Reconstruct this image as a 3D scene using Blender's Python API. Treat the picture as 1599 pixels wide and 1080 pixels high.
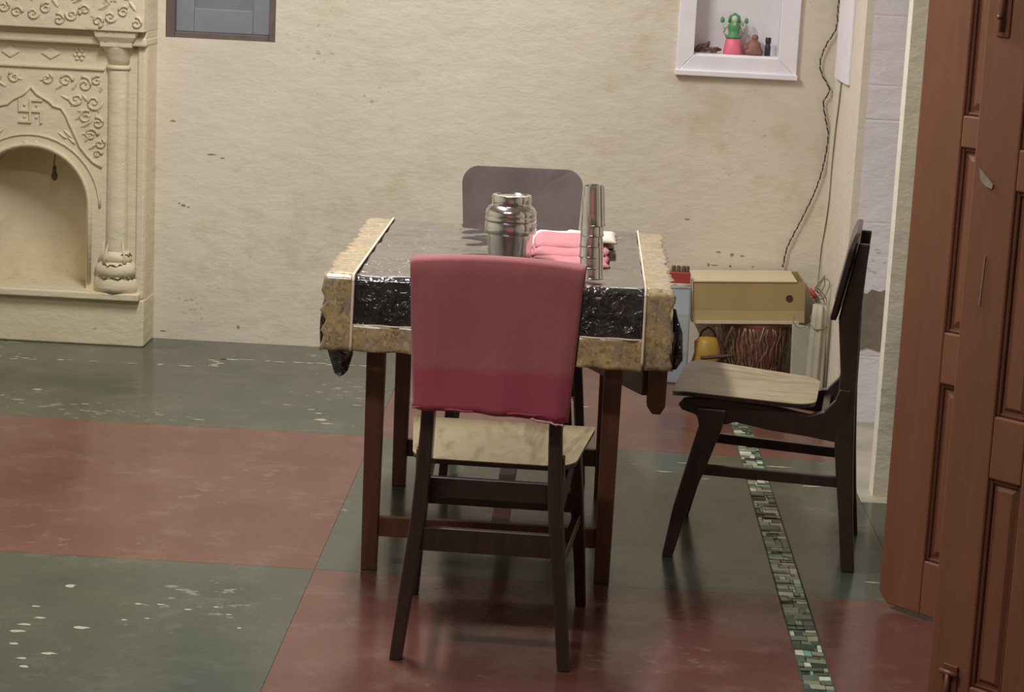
import bpy, math, random
from mathutils import Matrix, Vector, noise
random.seed(7)
for o in list(bpy.data.objects):
    bpy.data.objects.remove(o, do_unlink=True)
SC = bpy.context.scene
COL = SC.collection
PI = math.pi

# ------------------------------------------------------------------ camera
CAM_F = 3300.0            # focal length in pixels of a 1599 px wide frame
PITCH, ROLL, YAW, CAM_H = 0.19411, 0.04842, 0.02953, 1.60
cd = bpy.data.cameras.new('camera')
cd.sensor_fit = 'HORIZONTAL'; cd.sensor_width = 36.0
cd.lens = CAM_F / 1599.0 * 36.0
cd.clip_start = 0.05
cam = bpy.data.objects.new('camera', cd); COL.objects.link(cam)
fw0 = Vector((-math.sin(YAW), math.cos(YAW), 0)); rt0 = Vector((math.cos(YAW), math.sin(YAW), 0)); up0 = Vector((0, 0, 1))
fw = fw0*math.cos(PITCH) - up0*math.sin(PITCH); upc = up0*math.cos(PITCH) + fw0*math.sin(PITCH)
rt = rt0*math.cos(ROLL) + upc*math.sin(ROLL); up = -rt0*math.sin(ROLL) + upc*math.cos(ROLL)
M4 = Matrix(((rt.x, up.x, -fw.x, 0), (rt.y, up.y, -fw.y, 0), (rt.z, up.z, -fw.z, CAM_H), (0, 0, 0, 1)))
cam.matrix_world = M4
SC.camera = cam

# ------------------------------------------------------------------ world, lamps, exposure
w = bpy.data.worlds.new('world'); SC.world = w; w.use_nodes = True
w.node_tree.nodes['Background'].inputs[0].default_value = (0.6, 0.65, 0.7, 1)
w.node_tree.nodes['Background'].inputs[1].default_value = 0.15
def area(name, loc, size, energy, color, rot=(0, 0, 0)):
    l = bpy.data.lights.new(name, 'AREA'); l.shape = 'RECTANGLE'; l.size, l.size_y = size
    l.energy = energy; l.color = color
    o = bpy.data.objects.new(name, l); COL.objects.link(o); o.location = loc; o.rotation_euler = rot
    return o
area('wall_tube_lamp', (-0.35, 7.72, 2.35), (1.2, 0.07), 11, (1.0, 0.975, 0.955), (-0.30, 0, 0))
area('ceiling_tube_lamp', (-0.95, 5.7, 2.80), (0.16, 1.25), 92, (1.0, 0.975, 0.955))
area('room_tube_lamp', (-0.9, 3.2, 2.86), (1.25, 0.16), 46, (1.0, 0.97, 0.95))
SC.view_settings.view_transform = 'Standard'; SC.view_settings.look = 'None'
SC.view_settings.gamma = 1.0; SC.view_settings.use_curve_mapping = False
SC.view_settings.exposure = -0.22
SC.cycles.max_bounces = 7; SC.cycles.diffuse_bounces = 4; SC.cycles.glossy_bounces = 4
SC.cycles.caustics_reflective = False; SC.cycles.caustics_refractive = False

# ------------------------------------------------------------------ helpers
def lin(c):
    c = c/255.0
    return c/12.92 if c <= 0.04045 else ((c+0.055)/1.055)**2.4
def rgb(r, g, b): return (lin(r), lin(g), lin(b), 1)

class N:
    def __init__(s, name):
        s.m = bpy.data.materials.new(name); s.m.use_nodes = True
        s.t = s.m.node_tree; s.b = s.t.nodes['Principled BSDF']
        s.tc = s.t.nodes.new('ShaderNodeTexCoord')
    def n(s, kind, **kw):
        x = s.t.nodes.new(kind)
        for k, v in kw.items():
            if k in x.inputs: x.inputs[k].default_value = v
            else: setattr(x, k, v)
        return x
    def l(s, a, b): s.t.links.new(a, b)
    def coords(s, scale=(1, 1, 1)):
        mp = s.n('ShaderNodeMapping'); mp.inputs['Scale'].default_value = scale
        s.l(s.tc.outputs['Object'], mp.inputs['Vector']); return mp.outputs[0]
    def noise(s, scale, detail=4, rough=0.55, sc=(1, 1, 1), dist=0.0):
        x = s.n('ShaderNodeTexNoise'); x.inputs['Scale'].default_value = scale
        x.inputs['Detail'].default_value = detail; x.inputs['Roughness'].default_value = rough
        x.inputs['Distortion'].default_value = dist
        s.l(s.coords(sc), x.inputs['Vector']); return x.outputs['Fac']
    def ramp(s, fac, a, b, ca=(0, 0, 0, 1), cb=(1, 1, 1, 1)):
        r = s.n('ShaderNodeValToRGB'); r.color_ramp.elements[0].position = a; r.color_ramp.elements[1].position = b
        r.color_ramp.elements[0].color = ca; r.color_ramp.elements[1].color = cb
        s.l(fac, r.inputs[0]); return r.outputs[0]
    def mix(s, fac, a, b):
        x = s.n('ShaderNodeMix'); x.data_type = 'RGBA'
        for sock, v in ((x.inputs[0], fac), (x.inputs[6], a), (x.inputs[7], b)):
            if isinstance(v, (tuple, float, int)): sock.default_value = v
            else: s.l(v, sock)
        return x.outputs[2]
    def math(s, op, a, b=0.0):
        x = s.n('ShaderNodeMath'); x.operation = op
        for sock, v in ((x.inputs[0], a), (x.inputs[1], b)):
            if isinstance(v, (float, int)): sock.default_value = v
            else: s.l(v, sock)
        return x.outputs[0]
    def bump(s, h, strength, dist, prev=None):
        x = s.n('ShaderNodeBump'); x.inputs['Strength'].default_value = strength; x.inputs['Distance'].default_value = dist
        s.l(h, x.inputs['Height'])
        if prev is not None: s.l(prev, x.inputs['Normal'])
        return x.outputs[0]
    def out(s, color=None, rough=None, normal=None, **kw):
        for nm, v in (('Base Color', color), ('Roughness', rough), ('Normal', normal)):
            if v is None: continue
            if isinstance(v, (tuple, float, int)): s.b.inputs[nm].default_value = v
            else: s.l(v, s.b.inputs[nm])
        for k, v in kw.items(): s.b.inputs[k.replace('_', ' ')].default_value = v
        return s.m

def simple(name, c, rough=0.5, var=0.12, scale=14, bump=0.0, bscale=60, sc=(1, 1, 1), **kw):
    s = N(name)
    d = tuple(min(1, v*(1-var)) for v in c[:3])+(1,); l = tuple(min(1, v*(1+var)) for v in c[:3])+(1,)
    col = s.ramp(s.noise(scale, 4, 0.6, sc), 0.3, 0.7, d, l)
    nm = s.bump(s.noise(bscale, 3, 0.6, sc), bump, 0.004) if bump else None
    return s.out(col, rough, nm, **kw)

def plaster(name, c, stain, rough=0.6, amt=0.5, bstr=0.35, bricks=False):
    s = N(name)
    d = tuple(v*0.93 for v in c[:3])+(1,); l = tuple(min(1, v*1.05) for v in c[:3])+(1,)
    base = s.ramp(s.noise(2.2, 5, 0.6), 0.3, 0.7, d, l)
    st = s.ramp(s.math('MULTIPLY', s.noise(1.6, 3, 0.5), s.noise(9, 5, 0.65)), 0.30, 0.42)
    st = s.math('MULTIPLY', st, amt)
    col = s.mix(st, base, stain)
    spots = s.ramp(s.math('MULTIPLY', s.noise(2.5, 2, 0.5), s.noise(34, 3, 0.6, (1, 1, 1.6))), 0.415, 0.44)
    col = s.mix(s.math('MULTIPLY', spots, 0.6), col, tuple(v*0.6 for v in stain[:3])+(1,))
    nm = s.bump(s.noise(3.5, 3, 0.5), bstr, 0.035)
    nm = s.bump(s.ramp(s.noise(13, 5, 0.62, (1, 1, 1.7)), 0.35, 0.75), bstr*0.9, 0.012, nm)
    nm = s.bump(s.noise(110, 2, 0.5), bstr*0.5, 0.002, nm)
    if bricks:
        wv = s.n('ShaderNodeTexBrick'); wv.inputs['Scale'].default_value = 1.0
        wv.inputs['Brick Width'].default_value = 0.6; wv.inputs['Row Height'].default_value = 0.115
        wv.inputs['Mortar Size'].default_value = 0.006; wv.inputs['Mortar Smooth'].default_value = 1.0
        mp = s.n('ShaderNodeMapping'); mp.inputs['Rotation'].default_value = (PI/2, 0, 0)
        s.l(s.tc.outputs['Object'], mp.inputs['Vector']); s.l(mp.outputs[0], wv.inputs['Vector'])
        inv = s.math('SUBTRACT', 1.0, wv.outputs['Fac'])
        nm = s.bump(s.math('MULTIPLY', inv, s.ramp(s.noise(4, 3, 0.6), 0.42, 0.7)), 0.4, 0.010, nm)
    return s.out(col, rough, nm, Specular_IOR_Level=0.3)

def floor_paint(name, c, c2, rough=0.2, worn=0.5):
    s = N(name)
    base = s.ramp(s.noise(2.3, 5, 0.62, (1, 1.3, 1)), 0.32, 0.7, c, c2)
    dirt = s.ramp(s.noise(7, 6, 0.7), 0.52, 0.75)
    base = s.mix(s.math('MULTIPLY', dirt, 0.22), base, rgb(150, 145, 125))
    chip = s.ramp(s.math('MULTIPLY', s.noise(1.7, 2, 0.5), s.noise(24, 4, 0.6, (0.7, 1, 1))), 0.385, 0.405)
    col = s.mix(s.math('MULTIPLY', chip, worn), base, rgb(190, 186, 168))
    r = s.math('ADD', s.math('MULTIPLY', s.noise(5, 4, 0.6), 0.22), rough-0.09)
    nm = s.bump(s.noise(4.5, 4, 0.55), 0.10, 0.02)
    return s.out(col, r, nm, Specular_IOR_Level=0.34, Coat_Weight=0.08, Coat_Roughness=0.08)

def wood(name, c, c2, rough=0.4, axis='z', scale=9, coat=0.0):
    s = N(name)
    sc = {'z': (1, 1, 0.07), 'x': (0.07, 1, 1), 'y': (1, 0.07, 1)}[axis]
    g = s.noise(scale*4, 5, 0.6, sc, 0.6)
    col = s.ramp(g, 0.3, 0.72, c, c2)
    sm = s.ramp(s.noise(5, 4, 0.6), 0.35, 0.75)
    col = s.mix(s.math('MULTIPLY', sm, 0.25), col, tuple(v*0.62 for v in c[:3])+(1,))
    nm = s.bump(g, 0.12, 0.003)
    return s.out(col, rough, nm, Coat_Weight=coat, Coat_Roughness=0.15)

MAT = {}
MAT['wall'] = plaster('cream_plaster', rgb(222, 212, 194), rgb(198, 184, 148), 0.62, 0.45, 0.17)
MAT['wall_in'] = plaster('cream_plaster_bright', rgb(234, 227, 208), rgb(214, 205, 176), 0.6, 0.3, 0.2)
MAT['carved'] = plaster('carved_plaster', rgb(222, 210, 180), rgb(194, 178, 140), 0.6, 0.35, 0.22)
MAT['lav'] = plaster('lavender_plaster', rgb(232, 225, 232), rgb(212, 204, 210), 0.65, 0.4, 0.22, True)
MAT['lavtrim'] = simple('lavender_paint', rgb(238, 233, 240), 0.45, 0.04, 9, 0.08, 40)
MAT['nicheback'] = simple('niche_back_plaster', rgb(236, 231, 235), 0.7, 0.05, 8, 0.15, 30)
MAT['cement'] = simple('bare_cement', rgb(132, 122, 108), 0.85, 0.15, 20, 0.4, 60)
MAT['ceil'] = simple('ceiling_whitewash', rgb(225, 220, 208), 0.8, 0.03, 5)
MAT['green'] = floor_paint('green_floor_paint', rgb(62, 70, 59), rgb(80, 84, 71), 0.20, 0.3)
MAT['red'] = floor_paint('red_floor_paint', rgb(94, 59, 52), rgb(108, 69, 61), 0.20, 0.1)
MAT['worncement'] = floor_paint('worn_cement_floor', rgb(150, 144, 130), rgb(186, 180, 166), 0.45, 0.4)
MAT['grout'] = simple('grey_green_grout', rgb(78, 84, 70), 0.6, 0.2, 40)
MAT['wear'] = simple('bare_white_cement_wear', rgb(166, 162, 146), 0.55, 0.12, 40)
MAT['chairwood'] = wood('dark_stained_chair_wood', rgb(50, 34, 32), rgb(66, 47, 44), 0.38, 'z', 9, 0.25)
MAT['tablewood'] = wood('reddish_brown_table_wood', rgb(84, 50, 36), rgb(108, 68, 48), 0.5, 'z', 9, 0.1)
MAT['door'] = wood('painted_brown_door_wood', rgb(126, 80, 57), rgb(140, 92, 68), 0.5, 'z', 6, 0.08)
MAT['moulding_dark'] = simple('dark_brown_moulding', rgb(100, 60, 40), 0.55, 0.15, 12)  # panel moulding strips, a darker brown than the door
MAT['iron'] = simple('painted_iron', rgb(120, 78, 58), 0.45, 0.15, 20, Metallic=0.3)
MAT['dull'] = simple('dull_bare_metal', rgb(165, 155, 140), 0.5, 0.15, 20, Metallic=0.4)
MAT['bluegrey'] = simple('blue_grey_shutter_paint', rgb(136, 140, 146), 0.5, 0.08, 10, 0.1, 30)
MAT['bluedark'] = simple('darker_blue_grey_panel', rgb(122, 130, 134), 0.5, 0.08, 10)
MAT['brownframe'] = simple('grey_brown_frame_wood', rgb(104, 92, 88), 0.55, 0.15, 15)
MAT['black'] = simple('black_plastic', rgb(30, 28, 28), 0.4, 0.1)
MAT['white'] = simple('white_plastic', rgb(225, 222, 212), 0.4, 0.04)
MAT['strandwhite'] = simple('dull_white_strand', rgb(150, 142, 122), 0.6)
MAT['steel'] = simple('polished_steel', rgb(226, 226, 226), 0.16, 0.03, 6, Metallic=1.0)

def laminate():
    s = N('worn_beige_laminate')
    base = s.ramp(s.noise(4, 5, 0.6), 0.3, 0.7, rgb(154, 141, 110), rgb(170, 157, 126))
    g = s.ramp(s.noise(16, 4, 0.6, (1, 0.22, 1), 1.6), 0.46, 0.66)
    col = s.mix(s.math('MULTIPLY', g, 0.6), base, rgb(108, 90, 62))
    return s.out(col, 0.38)
MAT['laminate'] = laminate()
def greylam():
    s = N('grey_brown_laminate')
    base = s.ramp(s.noise(7, 5, 0.65, (1, 1, 0.35)), 0.3, 0.72, rgb(96, 84, 82), rgb(122, 110, 106))
    sc = s.ramp(s.math('MULTIPLY', s.noise(5, 3, 0.5), s.noise(14, 5, 0.7, (1, 1, 0.4))), 0.36, 0.48)
    return s.out(s.mix(s.math('MULTIPLY', sc, 0.5), base, rgb(170, 162, 152)), 0.4)
MAT['greylam'] = greylam()
def vinyl():
    s = N('black_embossed_vinyl')
    col = s.ramp(s.noise(6, 4), 0.3, 0.7, rgb(26, 24, 27), rgb(46, 42, 46))
    patch = s.ramp(s.noise(3.2, 2, 0.5), 0.34, 0.54)
    h = s.math('MULTIPLY', s.ramp(s.noise(26, 2, 0.5, (1, 1, 1), 1.5), 0.42, 0.64), patch)
    h2 = s.noise(12, 2, 0.5)
    nm = s.bump(h2, 0.12, 0.01); nm = s.bump(h, 1.0, 0.007, nm)
    return s.out(col, 0.12, nm, Specular_IOR_Level=0.75, Coat_Weight=1.0, Coat_Roughness=0.03)
MAT['vinyl'] = vinyl()
def goldband():
    s = N('gold_floral_vinyl_border')
    base = s.ramp(s.noise(16, 4, 0.6), 0.36, 0.62, rgb(164, 150, 130), rgb(192, 168, 116))
    fl = s.ramp(s.noise(60, 4, 0.6, (1, 1, 1), 1.2), 0.5, 0.64)
    col = s.mix(s.math('MULTIPLY', fl, 0.55), base, rgb(92, 72, 50))
    hi = s.ramp(s.noise(52, 3, 0.55, (1.3, 1, 1), 1.0), 0.56, 0.66)
    col = s.mix(s.math('MULTIPLY', hi, 0.6), col, rgb(226, 204, 164))
    nm = s.bump(s.noise(34, 3, 0.55, (1, 1, 1), 0.8), 0.3, 0.005)
    return s.out(col, 0.22, nm, Specular_IOR_Level=0.7, Coat_Weight=0.6, Coat_Roughness=0.12)
MAT['gold'] = goldband()
MAT['piping'] = simple('cream_piping', rgb(232, 218, 196), 0.4, 0.05)
def towelmat():
    s = N('dusty_rose_towel_cloth')
    geo = s.tc.outputs['Object']
    sep = s.n('ShaderNodeSeparateXYZ'); s.l(geo, sep.inputs[0])
    zz = s.math('ADD', sep.outputs['Z'], s.math('MULTIPLY', s.noise(6, 3), 0.02))
    up_c = s.ramp(s.noise(7, 4, 0.6, (1, 1, 0.5)), 0.3, 0.7, rgb(156, 86, 90), rgb(168, 96, 98))
    lo_c = s.ramp(s.noise(7, 4, 0.6, (1, 1, 0.5)), 0.3, 0.7, rgb(156, 62, 82), rgb(168, 72, 90))
    col = s.mix(s.ramp(zz, 0.665, 0.685), lo_c, up_c)
    nm = s.bump(s.noise(260, 2), 0.25, 0.002); nm = s.bump(s.noise(9, 3, 0.5, (1, 1, 0.3)), 0.25, 0.012, nm)
    return s.out(col, 0.9, nm, Sheen_Weight=0.3, Sheen_Roughness=0.5)
MAT['towel'] = towelmat()
MAT['towelhem'] = simple('pale_pink_hem', rgb(214, 150, 158), 0.85, 0.1, 40)
MAT['pink'] = simple('pink_cloth', rgb(206, 134, 140), 0.85, 0.06, 14, 0.2, 200)
MAT['cream'] = simple('off_white_cloth', rgb(226, 214, 200), 0.85, 0.05, 14, 0.2, 200)
MAT['card'] = simple('brown_cardboard', rgb(170, 146, 100), 0.8, 0.08, 9)
MAT['cardtop'] = simple('pale_cardboard_top', rgb(205, 192, 158), 0.75, 0.06, 9)
MAT['pit'] = simple('pitted_plaster', rgb(150, 136, 106), 0.8, 0.2, 40)
MAT['crack'] = simple('dirty_crack', rgb(112, 98, 72), 0.9, 0.2, 40)
MAT['hole'] = simple('hole_shade_brown', rgb(70, 55, 40), 0.9)
MAT['skyblue'] = simple('pale_blue_carton', rgb(158, 170, 176), 0.6, 0.06, 12)
MAT['redbox'] = simple('red_carton', rgb(168, 62, 58), 0.55, 0.08, 12)
MAT['yellow'] = simple('yellow_plastic_bag', rgb(176, 142, 58), 0.45, 0.12, 14, 0.3, 24)
MAT['stick'] = simple('dark_brown_stick_bark', rgb(74, 46, 40), 0.7, 0.2, 30)
MAT['basket'] = simple('faded_red_plastic', rgb(160, 108, 94), 0.5, 0.2, 12)
MAT['tinsel'] = simple('silver_tinsel', rgb(160, 138, 112), 0.45, 0.3, 60, 0.5, 90, Metallic=0.3)
MAT['greysheet'] = simple('grey_white_sheet', rgb(178, 172, 152), 0.65, 0.1, 8, 0.2, 20)
MAT['greyboard'] = simple('grey_green_board', rgb(158, 154, 134), 0.7, 0.08, 6)
MAT['wiregrey'] = simple('dirty_grey_wire', rgb(140, 130, 108), 0.6, 0.1)
MAT['dollgreen'] = simple('green_painted_clay', rgb(86, 150, 96), 0.5, 0.15, 40)
MAT['dollpink'] = simple('pink_painted_clay', rgb(238, 120, 140), 0.5, 0.08, 40)
MAT['dollpale'] = simple('pale_green_clay', rgb(190, 206, 180), 0.5, 0.08, 40)
MAT['clay'] = simple('brown_clay', rgb(142, 100, 88), 0.7, 0.2, 50)
MAT['bark'] = simple('grey_brown_wood_bits', rgb(108, 84, 76), 0.75, 0.25, 60)
MAT['bottle'] = simple('dark_bottle_glass', rgb(52, 50, 54), 0.25, 0.1)
MAT['soot'] = simple('dark_sooty_metal', rgb(92, 76, 58), 0.6, 0.2, 40)
for i, c in enumerate([(66, 84, 68), (92, 108, 86), (128, 138, 114), (202, 206, 190), (126, 166, 142), (54, 66, 54), (158, 160, 138)]):
    MAT['chip%d' % i] = simple('mosaic_glass_%s' % ['deep_green', 'mid_green', 'sage', 'off_white', 'teal', 'black_green', 'grey'][i], rgb(*c), 0.18, 0.1, 50)

class MB:
    def __init__(s): s.v = []; s.f = []
    def add(s, v, f):
        k = len(s.v); s.v += [tuple(q) for q in v]; s.f += [tuple(i+k for i in q) for q in f]; return s
    def box(s, x0, x1, y0, y1, z0, z1):
        return s.add([(x0, y0, z0), (x1, y0, z0), (x1, y1, z0), (x0, y1, z0), (x0, y0, z1), (x1, y0, z1), (x1, y1, z1), (x0, y1, z1)],
                     [(0, 3, 2, 1), (4, 5, 6, 7), (0, 1, 5, 4), (1, 2, 6, 5), (2, 3, 7, 6), (3, 0, 4, 7)])
    def loft(s, rings, cap=True):
        n = len(rings[0]); v = [q for r in rings for q in r]; f = []
        for i in range(len(rings)-1):
            for j in range(n):
                f.append((i*n+j, i*n+(j+1) % n, (i+1)*n+(j+1) % n, (i+1)*n+j))
        if cap: f.append(tuple(range(n))[::-1]); f.append(tuple((len(rings)-1)*n+j for j in range(n)))
        return s.add(v, f)
    def posts(s, rows):      # rows (xc, half x, y0, y1, z)
        return s.loft([[(x-h, y0, z), (x+h, y0, z), (x+h, y1, z), (x-h, y1, z)] for x, h, y0, y1, z in rows])
    def prism(s, poly, fn, a, b):    # fn(p, t) -> 3D
        n = len(poly)
        v = [fn(p, a) for p in poly]+[fn(p, b) for p in poly]
        f = [tuple(range(n))[::-1], tuple(range(n, 2*n))]+[(i, (i+1) % n, n+(i+1) % n, n+i) for i in range(n)]
        return s.add(v, f)
    def lathe(s, prof, c=(0, 0, 0), n=24, cap=True, jit=0.0, a0=0.0, a1=2*PI):
        full = abs(a1-a0-2*PI) < 1e-6
        rings = []
        for r, z in prof:
            ring = []
            for j in range(n if full else n+1):
                a = a0+(a1-a0)*j/n
                rr = r*(1+jit*(random.random()-0.5))
                ring.append((c[0]+rr*math.cos(a), c[1]+rr*math.sin(a), c[2]+z))
            rings.append(ring)
        return s.loft(rings, cap)
    def tube(s, pts, r, n=6, closed=False):
        P = [Vector(p) for p in pts]; rings = []
        ref = Vector((0, 0, 1))
        m = len(P)
        for i, p in enumerate(P):
            a = P[(i-1) % m] if (closed or i > 0) else P[i]; b = P[(i+1) % m] if (closed or i < m-1) else P[i]
            d = (b-a).normalized() if (b-a).length > 1e-9 else Vector((0, 0, 1))
            e = d.cross(ref)
            if e.length < 0.15: e = d.cross(Vector((1, 0, 0)))
            e.normalize(); g = d.cross(e)
            rr = r[i] if isinstance(r, (list, tuple)) else r
            rings.append([tuple(p+e*math.cos(2*PI*j/n)*rr+g*math.sin(2*PI*j/n)*rr) for j in range(n)])
        return s.loft(rings)
    def grid(s, nu, nv, fn):
        v = [fn(i/nu, j/nv) for j in range(nv+1) for i in range(nu+1)]
        f = [(j*(nu+1)+i, j*(nu+1)+i+1, (j+1)*(nu+1)+i+1, (j+1)*(nu+1)+i) for j in range(nv) for i in range(nu)]
        return s.add(v, f)
    def blob(s, c, r, n=8, m=6, jit=0.0):
        rings = []
        for i in range(m+1):
            t = PI*i/m; k = max(0.02, math.sin(t))
            rings.append([(c[0]+r[0]*k*math.cos(2*PI*j/n)*(1+jit*(random.random()-.5)), c[1]+r[1]*k*math.sin(2*PI*j/n)*(1+jit*(random.random()-.5)), c[2]-r[2]*math.cos(t)) for j in range(n)])
        return s.loft(rings)
    def build(s, name, mat, parent=None, smooth=False, bevel=0.0, solid=0.0, sub=0, auto=None):
        me = bpy.data.meshes.new(name); me.from_pydata(s.v, [], s.f); me.update()
        o = bpy.data.objects.new(name, me); COL.objects.link(o)
        me.materials.append(MAT[mat] if isinstance(mat, str) else mat)
        import bmesh
        bm = bmesh.new(); bm.from_mesh(me); bmesh.ops.recalc_face_normals(bm, faces=bm.faces)
        if smooth:
            for f in bm.faces: f.smooth = True
        if auto is not None:
            for e in bm.edges:
                if len(e.link_faces) == 2 and e.calc_face_angle(0) > auto: e.smooth = False
        bm.to_mesh(me); bm.free()
        if parent is not None: o.parent = parent
        if solid:
            md = o.modifiers.new('thickness', 'SOLIDIFY'); md.thickness = solid; md.offset = 0
        if bevel:
            md = o.modifiers.new('bevel', 'BEVEL'); md.width = bevel; md.segments = 2; md.limit_method = 'ANGLE'
        if sub:
            md = o.modifiers.new('sub', 'SUBSURF'); md.levels = sub; md.render_levels = sub
        return o
def tag(o, label=None, cat=None, group=None, kind=None):
    if label: o['label'] = label
    if cat: o['category'] = cat
    if group: o['group'] = group
    if kind: o['kind'] = kind
    return o
def empty(name, loc=(0, 0, 0), rz=0.0):
    o = bpy.data.objects.new(name, None); COL.objects.link(o); o.location = loc; o.rotation_euler = (0, 0, rz)
    o.empty_display_size = 0.1
    return o
def copy_tree(o, parent=None):
    c = o.copy(); COL.objects.link(c); c.parent = parent
    for ch in [q for q in bpy.data.objects if q.parent == o]: copy_tree(ch, c)
    return c
def struct(o, label=None): return tag(o, label, None, None, 'structure')
def smoothpath(pts, k=6):
    P = [Vector(p) for p in pts]; out = []
    for i in range(len(P)-1):
        a = P[max(0, i-1)]; b = P[i]; c = P[i+1]; d = P[min(len(P)-1, i+2)]
        for j in range(k):
            t = j/k
            out.append(0.5*((2*b)+(c-a)*t+(2*a-5*b+4*c-d)*t*t+(3*b-a-3*c+d)*t**3))
    out.append(P[-1]); return out

# ------------------------------------------------------------------ room shell
XL, XR, YF, YB, ZC = -3.3, 1.9, -1.6, 7.91, 2.9
floor = struct(MB().box(XL-.2, XR+.2, YF-.2, YB+.25, -0.10, -0.004).build('floor', 'grout'), 'cement floor painted in large red and green squares')
XS = [XL, -2.30, -0.62, 0.545]; XS2 = [0.616, XR]
YS = [YF, -0.70, 0.75, 2.20, 3.645, 5.09, 6.53, YB]
def panel(x0, x1, y0, y1, m):
    g = 0.0006
    return MB().box(x0+g, x1-g, y0+g, y1-g, -0.0045, 0.0).build('floor_panel', m, floor)
for j in range(7):
    for i in range(3):
        # i = 2 is the column under the table; rows from the back: red, green, red ...
        panel(XS[i], XS[i+1], YS[j], YS[j+1], ('red', 'green')[(i+j+(0)) % 2])
    if j < 5: panel(XS2[0], XS2[1], YS[j], YS[j+1], ('red', 'green')[j % 2])
panel(0.616, 0.87, YS[5], YS[6], 'green'); panel(0.616, 0.87, YS[6], YB, 'red')
panel(0.87, XR, YS[5], 6.05, 'green'); panel(0.87, XR, 6.05, 7.12, 'worncement')
# broken-glass mosaic strip let into the floor
rm = random.Random(3); y = 4.30; cnt = 0
while y < 7.86 and cnt < 296:
    d = rm.uniform(0.017, 0.034); cuts = [0.548]+sorted(rm.sample([0.560, 0.568, 0.577, 0.586, 0.594, 0.602], rm.choice([1, 2, 2])))+[0.613]
    sk = rm.uniform(-0.006, 0.006)
    for a, b in zip(cuts[:-1], cuts[1:]):
        if b-a < 0.006: continue
        q = lambda: rm.uniform(-0.0022, 0.0022)
        top = rm.uniform(-0.0006, 0.0012)
        pts = [(a+.001+q()*.4, y+sk*(a-.58)*20+q()), (b-.001+q()*.4, y+sk*(b-.58)*20+q()), (b-.001+q()*.4, y+d-.0015+sk*(b-.58)*20+q()), (a+.001+q()*.4, y+d-.0015+sk*(a-.58)*20+q())]
        tl = rm.uniform(-.0012, .0012)
        m = MB()
        m.add([(px, py, -0.0045) for px, py in pts]+[(px, py, top+(tl if k in (0, 1) else -tl)) for k, (px, py) in enumerate(pts)],
              [(0, 3, 2, 1), (4, 5, 6, 7), (0, 1, 5, 4), (1, 2, 6, 5), (2, 3, 7, 6), (3, 0, 4, 7)])
        m.build('mosaic_chip', 'chip%d' % rm.choice([0, 0, 1, 1, 2, 2, 3, 3, 4, 5, 5, 6]), floor); cnt += 1
    y += d
MB().box(0.549, 0.612, 3.0, 4.298, -0.0045, -0.0005).build('mosaic_bed', 'chip1', floor)

def flake(m, x, y, lx, ly, rnd):
    n = 9; k = len(m.v)
    pts = []
    for i in range(n):
        a = 2*PI*i/n; r = rnd.uniform(0.55, 1.1)
        pts.append((x+lx*r*math.cos(a), y+ly*r*math.sin(a)))
    m.add([(px, py, 0.0004) for px, py in pts], [tuple(range(n))])
rw = random.Random(11); m = MB()
xx = -2.3
while xx < -0.75:
    yl = 7.40+0.05*(xx+2.06) if xx < -1.29 else 7.595
    l = rw.uniform(0.012, 0.05)
    if rw.random() < 0.78: flake(m, xx, yl+rw.uniform(-.012, .012), l, rw.uniform(.004, .013), rw)
    xx += l*1.7
for k in range(6): flake(m, -1.30+rw.uniform(-.03, .03), 7.46+k*.025, .02, .012, rw)
for (x, y, lx, ly) in [(-1.799, 6.924, .022, .012), (-0.814, 6.712, .022, .016), (-.83, 6.80, .016, .01), (-.86, 6.85, .014, .008), (-.79, 6.66, .03, .008), (-1.211, 4.503, .02, .012), (-1.111, 4.369, .02, .01),
        (-.95, 4.64, .006, .006), (-1.178, 4.843, .014, .014), (-1.22, 4.68, .010, .006), (-1.19, 4.60, .014, .008), (-1.21, 4.55, .02, .008), (-1.08, 4.55, .022, .010), (-1.0, 4.62, .009, .007),
        (-.99, 4.74, .010, .006), (-.94, 4.745, .012, .006), (-.87, 4.72, .012, .006), (-.81, 4.75, .010, .006), (-.77, 4.70, .008, .005), (-.73, 4.61, .006, .005), (-1.16, 4.33, .016, .008), (-1.2, 4.42, .012, .007), (-1.14, 4.28, .014, .008),
        (.05, 7.12, .025, .008), (.0, 7.18, .03, .006), (.56, 6.62, .02, .01), (.70, 6.33, .03, .012), (.74, 6.20, .03, .010), (.66, 6.42, .05, .008), (.36, 6.40, .02, .006), (.30, 6.28, .03, .007), (.2, 6.35, .02, .006), (.42, 6.22, .018, .006),
        (-1.6, 6.75, .02, .005), (-1.2, 6.62, .025, .006), (-.95, 6.9, .018, .005), (-.72, 6.95, .02, .006), (.80, 5.25, .02, .006), (.86, 5.3, .02, .006)]:
    flake(m, x, y, lx, ly, rw)
tag(m.build('paint_wear', 'wear', floor), 'white worn spots in the floor paint', kind='stuff')

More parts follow.
